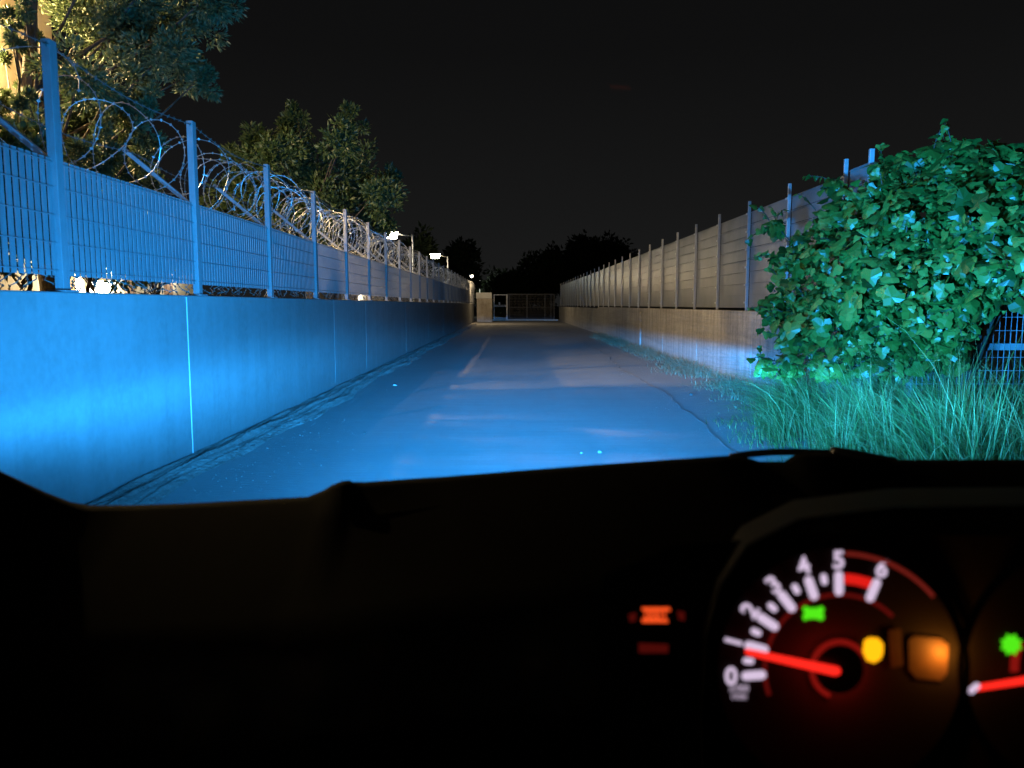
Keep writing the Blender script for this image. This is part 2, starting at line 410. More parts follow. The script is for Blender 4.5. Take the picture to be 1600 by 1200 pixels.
def rv(rn): 
    while True:
        v = Vector((rn.uniform(-1,1), rn.uniform(-1,1), rn.uniform(-1,1)))
        if .05 < v.length < 1: return v.normalized()

def tree(name, base, label, crown_pts, leafmat, trunk_top, trunk_r, leafL, leafW, per, spread, seed, branches=True, group=None):
    rn = random.Random(seed)
    t = empty(name, base); tag(t, label, 'tree', group)
    tr = MB(); B = Vector(base); top = Vector(trunk_top) - B
    k = 9; ph = rn.uniform(0,6)
    tr.tube([top*(i/k) + Vector((.06*math.sin(i*1.1+ph), .06*math.cos(i*.9+ph), 0))*(1 if i else 0) for i in range(k+1)],
            [trunk_r*(1-.75*i/k)*(1.35 if i == 0 else 1) for i in range(k+1)], 10)
    if branches:
        for c, s in crown_pts[::1]:
            c = Vector(c) - B
            f = max(.2, min(.95, (c.z/top.z)*.75)); a = top*f
            mid = (a+c)/2 + Vector((0,0,-.1*(c-a).length)) + rv(rn)*.06*(c-a).length
            tr.tube([a, (a+mid)/2, mid, (mid+c)/2+rv(rn)*.04, c], [trunk_r*.32*(1-.4*f), trunk_r*.2, trunk_r*.13, trunk_r*.09, trunk_r*.04], 5)
    tr.build('trunk', M['bark'], t, smooth=True)
    m = MB()
    for c, s in crown_pts:
        c = Vector(c) - B
        nsub = max(3, int(9*s/spread))
        for q in range(nsub):
            sc = c + rv(rn)*s*rn.uniform(.15, .95)*Vector((1,1,.75)).length/1.6
            ax = (sc - c + Vector((0,0,.25*s)) + rv(rn)*.3*s).normalized()
            for j in range(per):
                p = sc + rv(rn)*rn.random()**.6*s*.36
                d = (ax*.5 + (p-sc).normalized()*.8 + rv(rn)*.5).normalized()
                leaf(m, p, d, rv(rn), leafL*rn.uniform(.6,1.3), leafW*rn.uniform(.7,1.2))
    m.build('crown', leafmat, t)
    return t

rn = random.Random(21)
cp = []
# tall pine behind the near end of the slatted fence
for u, v, s in [(150,-60,.6),(230,0,.55),(300,20,.45),(200,60,.5),(260,80,.4),(130,20,.5),(290,120,.32),(310,125,.25),(215,110,.38),(170,140,.45),
                (120,110,.4),(210,180,.34),(150,200,.42),(120,260,.35),(180,260,.34),(215,235,.3),(40,5,.2),(20,70,.12),(55,105,.12),(30,135,.13),(8,95,.13),(62,60,.1),(45,160,.14),(-30,-50,.4),(5,165,.22),(45,195,.26),(60,-60,.6),(15,30,.16),
                (140,300,.34),(200,290,.30),(165,225,.32),(230,275,.28),(110,200,.3),(130,150,.36),(190,30,.5),(250,40,.45),(270,-70,.6),(-70,160,.3),(160,60,.4),(330,-10,.4),(35,260,.3),(240,170,.22)]:
    cp.append((at_d(u, v, rn.uniform(8.6, 11)), s))
tree('pine_tree', (-5.98, 10.0, 0), 'tall clumpy pine behind the near fence post, lit yellow from behind', cp, M['needle'], (-6.15, 10.1, 7.2), .15, .075, .03, 150, .36, 31)
cp = []
for u, v, s in [(460,190,.55),(465,235,.8),(545,200,.5),(548,250,.7),(500,270,1.0),(400,225,.5),(430,240,.7),(390,260,.7),(560,300,.9),(590,300,.7),(600,345,.6),(450,300,1.0),
                (510,330,1.0),(400,320,.9),(365,300,.6),(345,330,.5),(570,350,.7),(470,360,.9),(530,225,.6),(420,360,.8),(610,280,.35),(462,170,.25),(548,178,.25),(360,240,.3)]:
    cp.append((at_d(u, v, rn.uniform(19.5, 23.5)), s))
tree('evergreen_tree', (-5.6, 21.6, 0), 'dark evergreen tree with two raised tips behind the razor wire', cp, M['oak'], (-5.5, 21.6, 4.2), .16, .15, .07, 75, .4, 32)
def blob_tree(u, vt, vb, Y, wpx, seed, label, group='dark trees beyond the gate'):
    rn = random.Random(seed); cp = []
    for k in range(22):
        f = rn.random(); uu = u + rn.gauss(0, .42)*wpx*(1-.45*f); vv = vb + (vt-vb)*f
        p = at_d(uu, vv, Y/1.0 + rn.uniform(-3,3)); cp.append((p, Y*.017*rn.uniform(.7,1.4)))
    b = at_y(u, 480, Y); tree('broadleaf_tree', (b.x, b.y, 0), label, cp, M['far_leaf'], at_y(u, (vt+vb)/2, Y), .3, .55, .3, 26, .9, seed, group=group)
blob_tree(905, 388, 450, 95, 60, 41, 'broad dark tree standing over the far gate')
blob_tree(960, 392, 440, 100, 45, 42, 'dark tree behind the far end of the screen fence')
blob_tree(855, 412, 458, 90, 40, 43, 'lower dark tree behind the middle of the far gate')
blob_tree(800, 440, 465, 85, 45, 44, 'low dark shrub-like tree behind the wicket gate')
blob_tree(722, 392, 445, 75, 18, 45, 'small dark tree between the two far street lamps', 'dark trees behind the slatted fence')
blob_tree(650, 385, 430, 60, 32, 46, 'faint dark tree behind the lamp pole with an arm', 'dark trees behind the slatted fence')

for x, y, sd, lab in ((-4.7,6.3,51,'dark shrub pressed behind the slats before the first tall fence post'),(-4.75,7.5,52,'dark shrub under the pine just past the first fence post'),
                      (-4.8,8.9,53,'added dark shrub that darkens the slat gaps where the pine branches hang'),(-4.8,10.4,54,'added dark shrub that darkens the slat gaps before the second tall fence post')):  # these two are added out of sight to darken the slat gaps
    rs = random.Random(sd)
    hi = 2.75 if y < 8 else 2.35
    cs = [(Vector((x+rs.uniform(-.35,.35), y+rs.uniform(-.75,.75), rs.uniform(1.85,hi))), rs.uniform(.28,.36)) for _ in range(16)]
    o = tree('shrub', (x, y, 0), lab, cs, M['oak'], (x, y, 1.9), .05, .10, .05, 44, .3, sd, group='shrubs behind the slatted fence'); o['category'] = 'shrub'
# vine bush
rn = random.Random(77)
vb = empty('vine_bush', (4.6, 8.0, 0)); tag(vb, 'large leafy bush of heart-shaped leaves spilling over the low wall', 'bush')
m = MB(); st = MB(); base = Vector((4.6, 8.0, 0))
lobes = []
for u, v, t, s in [(1258,455,8.6,.36),(1268,392,8.7,.28),(1305,345,8.6,.27),(1348,318,8.3,.27),(1398,290,8.2,.30),(1455,275,7.9,.33),(1530,265,7.6,.33),(1605,280,7.4,.42),
                   (1330,420,8.0,.55),(1400,370,7.8,.6),(1480,350,7.4,.6),(1560,350,7.1,.6),(1300,500,8.0,.42),(1370,480,7.6,.5),(1440,440,7.3,.55),(1520,430,7.0,.45),(1600,400,6.9,.5),
                   (1255,510,8.4,.3),(1400,525,7.5,.28),(1460,505,7.3,.28),(1232,405,8.8,.16),(1235,530,8.5,.14),(1670,330,7.0,.7),(1700,270,7.2,.5),(1425,255,8.0,.14),(1552,240,7.6,.13),(1195,570,8.6,.10),(1340,535,7.8,.25),(1492,500,7.25,.24),(1515,470,7.1,.22),(1480,550,7.4,.2),(1300,565,8.1,.26),(1400,560,7.7,.24),(1235,570,8.5,.18),(1215,480,8.8,.2),(1470,545,7.4,.2),(1495,232,7.7,.11),(1380,262,8.2,.10),(1310,290,8.5,.10),(1210,350,8.9,.08)]:
    lobes.append((at_d(u, v, t), s))
for c, s in lobes:
    n = int(1250*s*s + 50)
    for k in range(n):
        o = rv(rn); rr = s*(.55 + .5*rn.random())
        if rn.random() < .2: rr = s*rn.uniform(.2,.6)
        p = c + Vector((o.x*rr, o.y*rr, o.z*rr*.92))
        nrm = (o*.8 + Vector((0,-.25,.45)) + rv(rn)*.95).normalized()
        dd = (Vector((0,0,-1)) + rv(rn)*.8 + o*.25); dd = (dd - nrm*dd.dot(nrm)).normalized()
        vine_leaf(m, p - base, dd, nrm, rn.choice((.035,.05,.065,.075,.09,.12,.17))*rn.uniform(.8,1.1)*(1.35 if c.x > 4.3 and c.z > 2.1 else 1), rn.uniform(.05,.5))
    a = Vector((4.7, 8.3, .3)) + rv(rn)*.25; mid = (a+c)/2 + Vector((0,0,.15))
    st.tube([a-base, (a+mid)/2-base, mid-base, (mid+c)/2+rv(rn)*.05-base, c-base], [.03,.022,.016,.011,.006], 5)
for k in range(70):                       # loose shoots standing out of the mass
    c, s0 = rn.choice(lobes); o = rv(rn); o = (o + Vector((-.3,-.3,.5))).normalized()
    p0 = c + o*s0*.9; d0 = (o + Vector((0,0,.35)) + rv(rn)*.5).normalized(); L0 = rn.uniform(.15,.38)
    pts = [p0 + d0*L0*f + Vector((0,0,-.10*f*f)) for f in (0,.33,.66,1)]
    st.tube([q-base for q in pts], [.006,.005,.004,.002], 4)
    for f in range(5):
        q = p0 + d0*L0*(.2+.2*f) + Vector((0,0,-.10*(.2+.2*f)**2))
        dd = (Vector((0,0,-.6)) + rv(rn) + d0*.3).normalized()
        vine_leaf(m, q-base, dd, (rv(rn)+Vector((0,-.6,.5))).normalized(), rn.uniform(.04,.10), rn.uniform(.1,.6))
m.build('foliage', M['vine'], vb); st.build('stems', M['bark'], vb, smooth=True)

# ---- grasses
def blade(m, p, h, lean, w, rn, seg=4):
    side = Vector((-lean.y, lean.x, 0)); side = side.normalized() if side.length > 1e-4 else Vector((1,0,0))
    side = (side + rv(rn)*.5).normalized()
    L = []
    for i in range(seg+1):
        f = i/seg; c = p + Vector((lean.x*f*f*h, lean.y*f*f*h, h*(f - .35*lean.length*f*f*f)))
        L.append((c - side*w*(1-f)*.5, c + side*w*(1-f)*.5))
    vs = [q for pr_ in L for q in pr_]
    m.add(vs, [(2*i, 2*i+1, 2*i+3, 2*i+2) for i in range(seg)])
rn = random.Random(5)
m = MB()
n = 0
while n < 26000:
    y = rn.uniform(4.6, 9.6); x = rn.uniform(2.0, 7.0)
    xe = 2.55 + .16*math.sin(y*2.2) + (y-6.9)*.16 + .1*math.sin(y*5)
    if x < xe - .55*rn.random()**3: continue
    dn = min(1, (x-xe+.15)/.6)
    cl_ = math.sin(x*5.3+y*2.1)*math.sin(y*6.1-x*1.7+.6)+.7*math.sin(x*11+y*8.3)*math.sin(y*13-x*5)
    if cl_ < rn.uniform(-1.1,.55): continue
    h = .14 + (1.0*max(0,dn)*rn.random()**.55 + (.22 if rn.random() < .12*dn else 0))
    if x > 4.3: h *= .75
    fl = math.sin(x*2.1+y*1.3)+math.sin(x*4.7-y*2.9+1)
    h *= .62 + .22*max(-1,min(1.2,cl_)) + .30*(1+math.sin(x*3.3+1.7*y+.5))*.5 + .15*math.sin(x*9+y*7)
    ln = Vector((rn.gauss(-.55 + .3*fl + (.35 if x > 3.9 else 0),.42), rn.gauss(-.15+.2*fl,.45), 0))
    blade(m, Vector((x, y, -.03)), h, ln, rn.uniform(.004,.011), rn, 5); n += 1
tag(m.build('grass', M['grass']), 'tall tangled grass growing below the leafy bush', 'grass', kind='stuff')
m = MB(); n = 0
while n < 11000:
    y = 8.5 + (rn.random()**1.25)*24; x = XR - .04 - abs(rn.gauss(0, .34))*(1.0 if y < 16 else .7)
    if math.sin(y*1.3)+math.sin(y*3.1+1)+.6*math.sin(y*7) < rn.uniform(-1.8,.9): continue
    h = rn.uniform(.05,.26)*(1.2 if x > 3.4 else .6)
    blade(m, Vector((x, y, -.02)), h, Vector((rn.gauss(-.6,.7), rn.gauss(0,.7), 0)), rn.uniform(.007,.017), rn, 3); n += 1
tag(m.build('dry_grass', M['dry']), 'dry weeds and straw along the foot of the stained wall', 'weeds', kind='stuff')
m = MB(); rg = random.Random(19)
for k in range(1300):
    y = 4.5 + 22*rg.random()**1.6
    e = rg.random()
    x = (-2.3 + abs(rg.gauss(0,.28))) if e < .45 else (edge_x(y) + rg.gauss(.35,.45)) if e < .85 else rg.uniform(-2.2, 2.2)
    if x > XR-.05 or x < -2.6: continue
    q = rg.uniform(.003,.007)*(1.6 if rg.random() < .06 else 1); z = .004 if x < edge_x(y) else -.012
    a0 = rg.uniform(0,3)
    m.add([(x+q*math.cos(a0+1.57*i)*rg.uniform(.7,1.2), y+q*math.sin(a0+1.57*i)*rg.uniform(.7,1.2), z) for i in range(4)] + [(x, y, z+q*rg.uniform(.6,1.1))], [(0,1,4),(1,2,4),(2,3,4),(3,0,4)])
tag(m.build('gravel', M['dirt']), 'fine grit strewn along both edges of the lane', 'grit', kind='stuff')
# single tall plants in the grass
def tuft(u, v, t, n, h, label, kind):
    p = at_d(u, v, t); p.z = 0
    t_ = MB(); rn = random.Random(int(u))
    for k in range(n):
        if kind == 'spike':
            stem = [Vector((.02*math.sin(k+q*.5), .02*k, h*q/6)) for q in range(7)]
            t_.tube([s_ + Vector((k*.07,0,0)) for s_ in stem], [.010,.009,.008,.007,.006,.005,.002], 5)
            for q in range(60):
                z = h*rn.uniform(.15,1); a = rn.uniform(0,6.28)
                leaf(t_, Vector((k*.07,.02*k,z)), Vector((math.cos(a),math.sin(a),.25)).normalized(), Vector((0,0,1)), .11*(1.15-z/h), .008)
        else:
            ln = Vector((rn.gauss(-.35,.25), rn.gauss(0,.2), 0)); blade(t_, Vector((rn.gauss(0,.05), rn.gauss(0,.05), 0)), h*rn.uniform(.75,1.1), ln, .016, rn, 7)
            tip = Vector((ln.x*h, ln.y*h, h*(1-.35*ln.length)))
            for q in range(14):
                leaf(t_, tip*(1-.012*q) + rv(rn)*.012, (rv(rn)+Vector((0,0,-.4))).normalized(), rv(rn), .035, .008)
    o = t_.build('spiky_weed' if kind == 'spike' else 'tall_grass_clump', M['grass']); o.location = p; tag(o, label, 'plant')
tuft(1490, 700, 6.5, 2, .85, 'upright spiky weed with bristly stems in front of the mesh fence', 'spike')
tuft(1365, 690, 6.9, 7, 1.05, 'clump of tall bent grass stalks under the middle of the bush', 'arch')
tuft(1440, 700, 6.7, 6, .95, 'clump of arching grass stalks beside the bristly weed', 'arch')
tuft(1575, 700, 6.3, 5, .55, 'short seeding grass clump before the mesh fence rail', 'arch')
# litter on the road
def bit(name, u, v, size, mt, label, group):
    d_ = ray(u, v); p = Vector((0,0,CAMZ)) + d_*((CAMZ)/-d_.z)
    m = MB(); rn = random.Random(int(u*7+v))
    n = 7; top = [Vector((math.cos(6.283*k/n)*size*rn.uniform(.7,1.2), math.sin(6.283*k/n)*size*rn.uniform(.4,.8), 0)) for k in range(n)]
    up = [q*.6 + Vector((rn.uniform(-.2,.2)*size, 0, size*rn.uniform(.25,.5))) for q in top]
    m.add(top+up+[Vector((0,0,size*.5))], [(i,(i+1)%n,n+(i+1)%n,n+i) for i in range(n)] + [(n+i,n+(i+1)%n,2*n) for i in range(n)])
    o = m.build(name, mt); o.location = (p.x, p.y, .006); o.rotation_euler.z = rn.uniform(0,3); tag(o, label, 'litter' if 'litter' in name else 'stone', group)
bit('litter_scrap', 937, 708, .032, M['white_bit'], 'larger pale scrap lying on the road close before the dashboard', 'pale scraps on the road')
bit('litter_scrap', 908, 709, .016, M['white_bit'], 'tiny pale scrap just beside the larger one on the road', 'pale scraps on the road')
bit('litter_scrap', 617, 603, .045, M['white_bit'], 'pale crumpled scrap on the road near the dirt strip', 'pale scraps on the road')
bit('stone', 570, 678, .03, M['dark_bit'], 'small dark stone alone on the bare road', 'stones on the lane')
bit('stone', 1080, 618, 0.055, M['dark_bit'], 'dark clod lying off the broken slab edge', 'stones on the lane')
bit('stone', 395, 700, 0.050, M['dark_bit'], 'dark clod on the outer edge of the dirt strip', 'stones on the lane')
bit('stone', 1112, 627, 0.030, M['dark_bit'], 'small dark clod nearest the grass tips', 'stones on the lane')

# ------------------------------------------------------------------ compound behind the left wall
bd = empty('apartment_house', (-8.0, 10, 0)); tag(bd, 'ochre rendered building glowing yellow behind the pine tree', 'building')
m = MB(); m.box((-8,-6,-.1),(0,3.9,9)); m.build('wall', M['facade'], bd)
m = MB(); m.box((-8.3,-6.3,9.002),(.3,4.2,9.25)); m.build('roof', M['roof'], bd)
for y in (-3.5,):
    for z in (1.2, 4.6):
        m = MB(); m.box((.005,y-.55,z),(.05,y+.55,z+1.3)); f = m.build('window', M['stone_cap'], bd)
        m = MB(); m.box((.052,y-.47,z+.08),(.056,y+.47,z+1.22)); m.build('pane', M['glass_dark'], f)
aw = empty('outbuilding', (-7.9, 14.0, 0)); tag(aw, 'low tan outbuilding seen through the gap under the slats', 'building')
m = MB(); m.box((-4,0,-.1),(0,5.2,2.35)); m.build('wall', M['plaster'], aw)
m = MB(); m.box((-4.2,-.1,2.352),(.15,5.4,2.5)); m.build('roof', M['roof'], aw)
for y in (1.75, 3.6):
    m = MB(); m.box((.003,y,-.05),(.06,y+.3,2.2)); m.build('downpipe_niche', M['roof'], aw)
yw = empty('yard_wall', (-6.2, 33, 0)); tag(yw, 'pale lamplit yard wall with dark uprights glimpsed under the fence panels', 'wall')
m = MB(); m.box((-.2,-9,-.1),(0,4,2.0)); m.build('wall_body', M['plaster'], yw)
for y in (-6,-3,0):
    m = MB(); m.box((.002,y-.15,-.05),(.2,y+.15,2.05)); m.build('upright', M['roof'], yw)

LAMPS = []
def spot(name, loc, aim, col, watts, rad, deg, parent=None):
    l = bpy.data.lights.new(name, 'SPOT'); l.color = col; l.energy = watts; l.shadow_soft_size = rad; l.spot_size = R(deg); l.spot_blend = 1
    o = bpy.data.objects.new(name, l); COL.objects.link(o); o.location = loc
    o.rotation_euler = (Vector(aim)-Vector(loc)).to_track_quat('-Z', 'Y').to_euler()
    if parent: o.parent = parent
    return o
def point(name, loc, col, watts, rad, parent=None):
    l = bpy.data.lights.new(name, 'POINT'); l.color = col; l.energy = watts; l.shadow_soft_size = rad
    o = bpy.data.objects.new(name, l); COL.objects.link(o); o.location = loc
    if parent: o.parent = parent
    return o
WARM = (1, .93, .8); SOD = (1, .68, .30); COOL = (.9, 1, .92)
M['lamp_warm'] = emit_mat('lamp_glow_warm', (1,.88,.68), 45); M['lamp_cool'] = emit_mat('lamp_glow_white', (.9,1,.92), 30)
M['lamp_sod'] = emit_mat('lamp_glow_amber', (1,.7,.3), 10)
def street_lamp(head, pole_dx, pole_dy, label, glow, col, watts, group='street lamps behind the slatted fence', aim=None):
    hx, hy, hz = head; px, py = hx+pole_dx, hy+pole_dy
    t = empty('street_lamp', (px, py, 0)); tag(t, label, 'street lamp', group)
    m = MB(); m.tube([(0,0,-.1),(0,0,.9),(0,0,.92),(0,0,hz-.02)], [.075,.07,.05,.045], 10); m.build('pole', M['pole'], t, smooth=True)
    m = MB(); m.tube([(0,0,hz-.09),(-pole_dx*.5,-pole_dy*.5,hz-.02),(-pole_dx*.85,-pole_dy*.85,hz+.05)], .028, 8); m.build('arm', M['pole'], t, smooth=True)
    m = MB(); q = Vector((-pole_dx,-pole_dy,hz+.06))
    rows = []
    for k in range(9):
        f = k/8; wv = .16*math.sin(math.pi*min(max(f,.06),.94))**.5
        rows.append([(q.x-.34+.68*f, q.y+wv*math.cos(a_)*1, q.z+.035+.075*math.sin(a_)*math.sin(math.pi*min(max(f,.06),.94))**.5) for a_ in [math.pi*i/6 for i in range(7)]])
    m.grid(rows); h = m.build('lamp_head', M['pole'], t, smooth=True)
    m = MB(); n = 14
    m.add([(q.x+.34*math.cos(6.283*i/n), q.y+.19*math.sin(6.283*i/n), q.z+.03) for i in range(n)] + [(q.x+.27*math.cos(6.283*i/n), q.y+.15*math.sin(6.283*i/n), q.z-.26) for i in range(n)],
          [(i,(i+1)%n,n+(i+1)%n,n+i) for i in range(n)] + [tuple(range(2*n-1,n-1,-1))])
    m.build('lamp_lens', glow, h)
    if aim: spot('lamp_light', (q.x, q.y, q.z-.34), Vector(aim)-Vector((px,py,0)), col, watts, .09, 50, t)
    else: point('lamp_light', (q.x, q.y, q.z-.34), col, watts, .09, t)
    return t
def lamp_at(u, v, t): return at_d(u, v, t)
P_FAR = 70
p1 = lamp_at(611, 366, 36.5); street_lamp(tuple(p1), 1.02, .1, 'street lamp with a long arm nearest along the slatted fence', M['lamp_warm'], WARM, P_FAR)
p2 = lamp_at(680, 399, 52); street_lamp(tuple(p2), .8, .5, 'second street lamp down the fence, warm head over the posts', M['lamp_warm'], WARM, P_FAR)
p3 = lamp_at(742, 432, 84); street_lamp(tuple(p3), .5, .8, 'small cool white street lamp above the tan gate pier', M['lamp_cool'], COOL, 160)
street_lamp((-9.0, -2.0, 12.5), -.9, -.1, 'tall mast lamp in the yard beside the ochre building', M['lamp_warm'], (1,.97,.88), 2000, aim=(3.8, 19.5, 1.2))

def wall_lamp(loc, label, glow, col, watts, rad=.1, size=1):
    t = empty('wall_lamp', loc); tag(t, label, 'lamp', 'wall lamps on the buildings')
    m = MB(); m.box((-.16,-.05,-.04),(-.12,.05,.14)); m.bar((-.13,0,.11),(.0,0,.11),.025); m.build('bracket', M['galv'], t)
    m = MB(); rows = [[(.0+rr*math.cos(a_), rr*math.sin(a_), z) for a_ in [6.2832*i/12 for i in range(13)]] for rr, z in ((.02,.12),(.07,.10),(.13,.05))]
    m.grid(rows); m.build('shade', M['galv'], t, smooth=True)
    m = MB(); rows = [[(rr*math.cos(a_), rr*math.sin(a_), z) for a_ in [6.2832*i/12 for i in range(13)]] for rr, z in ((.06,.06),(.08,.0),(.06,-.05),(.001,-.075))]
    m.grid(rows); m.build('bulb', glow, t, smooth=True); t.scale = (size,)*3
    point('lamp_light', (.16,0,-.1), col, watts, rad, t)
wall_lamp((-7.86, 10.2, 5.2), 'amber wall lamp high on the ochre building behind the pine', M['lamp_sod'], SOD, 4200)
wall_lamp(tuple(at_d(160, 447, 14.3)), 'dazzling white wall lamp on the tan outbuilding in the fence gap', M['lamp_warm'], (1,.93,.75), 520, size=1.9)
wall_lamp(tuple(at_d(268, 415, 17.6)), 'small bright lamp further along the outbuilding behind the slats', M['lamp_warm'], (1,.93,.75), 40)
wall_lamp((-6.04, 31.5, 2.1), 'lamp on the pale yard wall below the long-armed street lamp', M['lamp_warm'], WARM, 200)
wall_lamp((-2.7, 52.0, 3.2), 'lamp at the far end of the slatted fence above the pier', M['lamp_warm'], (1,.72,.4), 300)

# ------------------------------------------------------------------ the car
car = empty('car', (0,0,0)); tag(car, 'dark car interior with glowing red dials, dashboard and bonnet seen from the seat', 'car')
DY = .85
sil = [(-900,240),(-420,500),(-160,655),(0,737),(60,765),(105,783),(140,790),(220,789),(300,786),(480,776),(505,766),(520,757),(533,752),(545,750),(552,753),(570,753),(700,744),(900,728),(1100,714),(1148,711),(1170,716),(1186,721),(1226,721),(1240,712),(1256,707),(1300,707),(1318,712),(1336,718),(1450,718),(1600,718),(1900,722),(2300,760)]
top = [at_y(u, v, DY) for u, v in sil]
m = MB()
soft = []
for k, q in enumerate(top):
    u, v = sil[k]
    vv = v
    if 480 < u < 700: vv = 776 + (744-776)*(u-480)/220
    if 1100 < u < 1450: vv = 714 + 4*(u-1100)/350
    soft.append(at_y(u, vv, DY))
rows = []
for dy, dz in ((.30,-.30),(.10,-.10),(.035,-.022),(.012,-.005),(0,0),(-.012,-.004),(-.05,-.02),(-.18,-.065),(-.30,-.12)):
    rows.append([(p.x*(1+dy*.2), DY+dy, p.z+dz) for p in (top if dy > -.04 else soft)])
rows.append([(p.x*.94, .50, min(p.z,1.14)-.22) for p in soft]); rows.append([(p.x*.94, .47, .85) for p in soft]); rows.append([(p.x*.94, .52, .35) for p in soft])
m.grid(rows); m.build('dashboard', M['plastic'], car, smooth=True)
# lintel that closes the gap of the wiper arm over the bonnet corner
wa = MB(); p = [at_y(u, v, .87) for u, v in ((1140,714),(1170,709.5),(1205,706.5),(1240,706),(1300,708),(1340,719))]
wa.tube(p, .0042, 8); wa.build('wiper_arm', M['gloss_black'], car, smooth=True)
m = MB(); p = [at_y(u, v, .86) for u, v in ((1300,708),(1320,711),(1400,722))]; m.tube(p, [.008,.008,.005], 8); m.build('wiper_pivot', M['gloss_black'], car, smooth=True)
# bonnet
m = MB(); rows = []
for y, z in ((1.12,.86),(1.35,.83),(1.7,.77),(2.0,.70),(2.12,.64),(2.16,.55)):
    rows.append([(-.08 + x*.86, y - .14*abs(x)**2.2, z - .06*abs(x)**2.5) for x in [i/10-1 for i in range(21)]])
m.grid(rows); m.build('bonnet', M['paint'], car, smooth=True)
m = MB(); rows = []
for y, z in ((2.16,.55),(2.21,.48),(2.22,.3),(2.16,.2)):
    rows.append([(-.08 + x*.87, y - .14*abs(x)**2.2, z - .06*abs(x)**2.5) for x in [i/10-1 for i in range(21)]])
m.grid(rows); m.build('bumper', M['paint'], car, smooth=True)
for s in (-1, 1):
    m = MB(); x0 = -.08 + s*.62; 
    rows = [[(x0 + rr*math.cos(a_), 2.13 + .05*(1-rr/.09) , .64 + rr*.75*math.sin(a_)) for a_ in [6.2832*i/16 for i in range(17)]] for rr in (.09,.07,.04,.001)]
    m.grid(rows); m.build('headlight', emit_mat('headlamp_lens', (.1,.5,1), 3), car, smooth=True)
    m = MB(); m.tube([(-.08+s*.84, .55, 1.62) if False else (-.08+s*.80,.10,1.66), (-.08+s*.82,.6,1.34), (-.08+s*.86,1.12,.93)], [.045,.05,.06], 8); m.build('windscreen_pillar', M['plastic'], car, smooth=True)
m = MB(); m.grid([[(-.08+x*.82, y, z + .03*(1-x*x)) for x in (-1,-.5,0,.5,1)] for y, z in ((.12,1.655),(-.3,1.72),(-1.2,1.72))]); m.build('roof', M['plastic'], car, smooth=True)
for s in (-1, 1):
    m = MB(); x0 = -.08+s*.86
    m.box((x0-.03, -1.9, .25), (x0+.03, 1.0, .93)); m.build('door', M['plastic'], car, bevel=.01)
    m = MB(); m.bar((x0, -.55, .93), (x0-s*.08, -.6, 1.68), .10); m.build('door_pillar', M['plastic'], car, bevel=.01)
m = MB(); m.box((-.94, -1.95, .25), (.78, -1.9, 1.72)); m.build('rear_panel', M['plastic'], car)
m = MB(); m.box((-.94, -1.9, .22), (.78, 1.0, .26)); m.build('cabin_floor', M['plastic'], car)
# windscreen: thin clear glass
gm = bpy.data.materials.new('windscreen_glass'); gm.use_nodes = True; nt = gm.node_tree
nt.nodes.remove(nt.nodes['Principled BSDF'])
tr = nt.nodes.new('ShaderNodeBsdfTransparent'); tr.inputs[0].default_value = (.96,.98,.98,1)
gl = nt.nodes.new('ShaderNodeBsdfGlossy'); gl.inputs['Roughness'].default_value = .02
lw_ = nt.nodes.new('ShaderNodeFresnel'); lw_.inputs[0].default_value = 1.3
mx = nt.nodes.new('ShaderNodeMixShader'); nt.links.new(lw_.outputs[0], mx.inputs[0]); nt.links.new(tr.outputs[0], mx.inputs[1]); nt.links.new(gl.outputs[0], mx.inputs[2])
nt.links.new(mx.outputs[0], nt.nodes['Material Output'].inputs[0])
m = MB(); m.grid([[(-.08+x*(.84-.02*k/5), 1.14-k*.205 - .10*x*x, .92+k*.147) for x in (-1,-.75,-.5,-.25,0,.25,.5,.75,1)] for k in range(6)])
m.build('windscreen', gm, car, smooth=True)

# ---- instruments, on a panel square to the driver's line of sight
DD = .45; KP = DD/1200
RT = Vector((1,0,0)); UP = Vector((0,ST,CT)); FW = Vector((0,CT,-ST))
def gp(u, v, dz=0):                          # a point of the instrument panel, dz metres behind the bezel plane
    return at_d(u, v, DD+dz)
def disc(m, u, v, r0, r1, dz, a0=0, a1=360, n=48):
    A = [R(a0+(a1-a0)*i/n) for i in range(n+1)]
    m.grid([[gp(u+rr*math.cos(a), v-rr*math.sin(a), dz) for a in A] for rr in (r0, r1)])
def poly(m, pts, dz): m.add([gp(u,v,dz) for u, v in pts], [tuple(range(len(pts)))])
def strip(m, u0, v0, u1, v1, w, dz, rnd=True):
    d_ = Vector((u1-u0, v1-v0)).normalized(); n_ = Vector((-d_.y, d_.x))*w/2
    pts = []
    for k in range(7):
        a = math.pi*k/6; pts.append((u1 + n_.x*math.cos(a) + d_.x*w/2*math.sin(a), v1 + n_.y*math.cos(a) + d_.y*w/2*math.sin(a)))
    for k in range(7):
        a = math.pi*k/6; pts.append((u0 - n_.x*math.cos(a) - d_.x*w/2*math.sin(a), v0 - n_.y*math.cos(a) - d_.y*w/2*math.sin(a)))
    poly(m, pts, dz)
E_WHITE = emit_mat('dial_white_backlight', (.70,.55,.74), 1); E_RED = emit_mat('needle_red', (1,.02,.012), 1.3); E_REDDIM = emit_mat('dial_red_dim', (.10,.004,.003), 1)
E_REDMID = emit_mat('dial_red_zone', (.75,.012,.008), 1); E_GREEN = emit_mat('indicator_green', (.09,.85,.01), 1); E_YEL = emit_mat('warning_amber', (1,.42,.005), 1.5)
E_OR = emit_mat('display_orange', (1,.09,.015), 1); E_ORDIM = emit_mat('display_red_dim', (.06,.003,.002), 1)
E_GLOW = emit_mat('dial_side_glow', (.18,.045,.008), 1); E_ARC = emit_mat('bezel_red_glint', (.16,.012,.008), 1); E_GREY = emit_mat('dial_text_dim', (.42,.33,.44), 1)
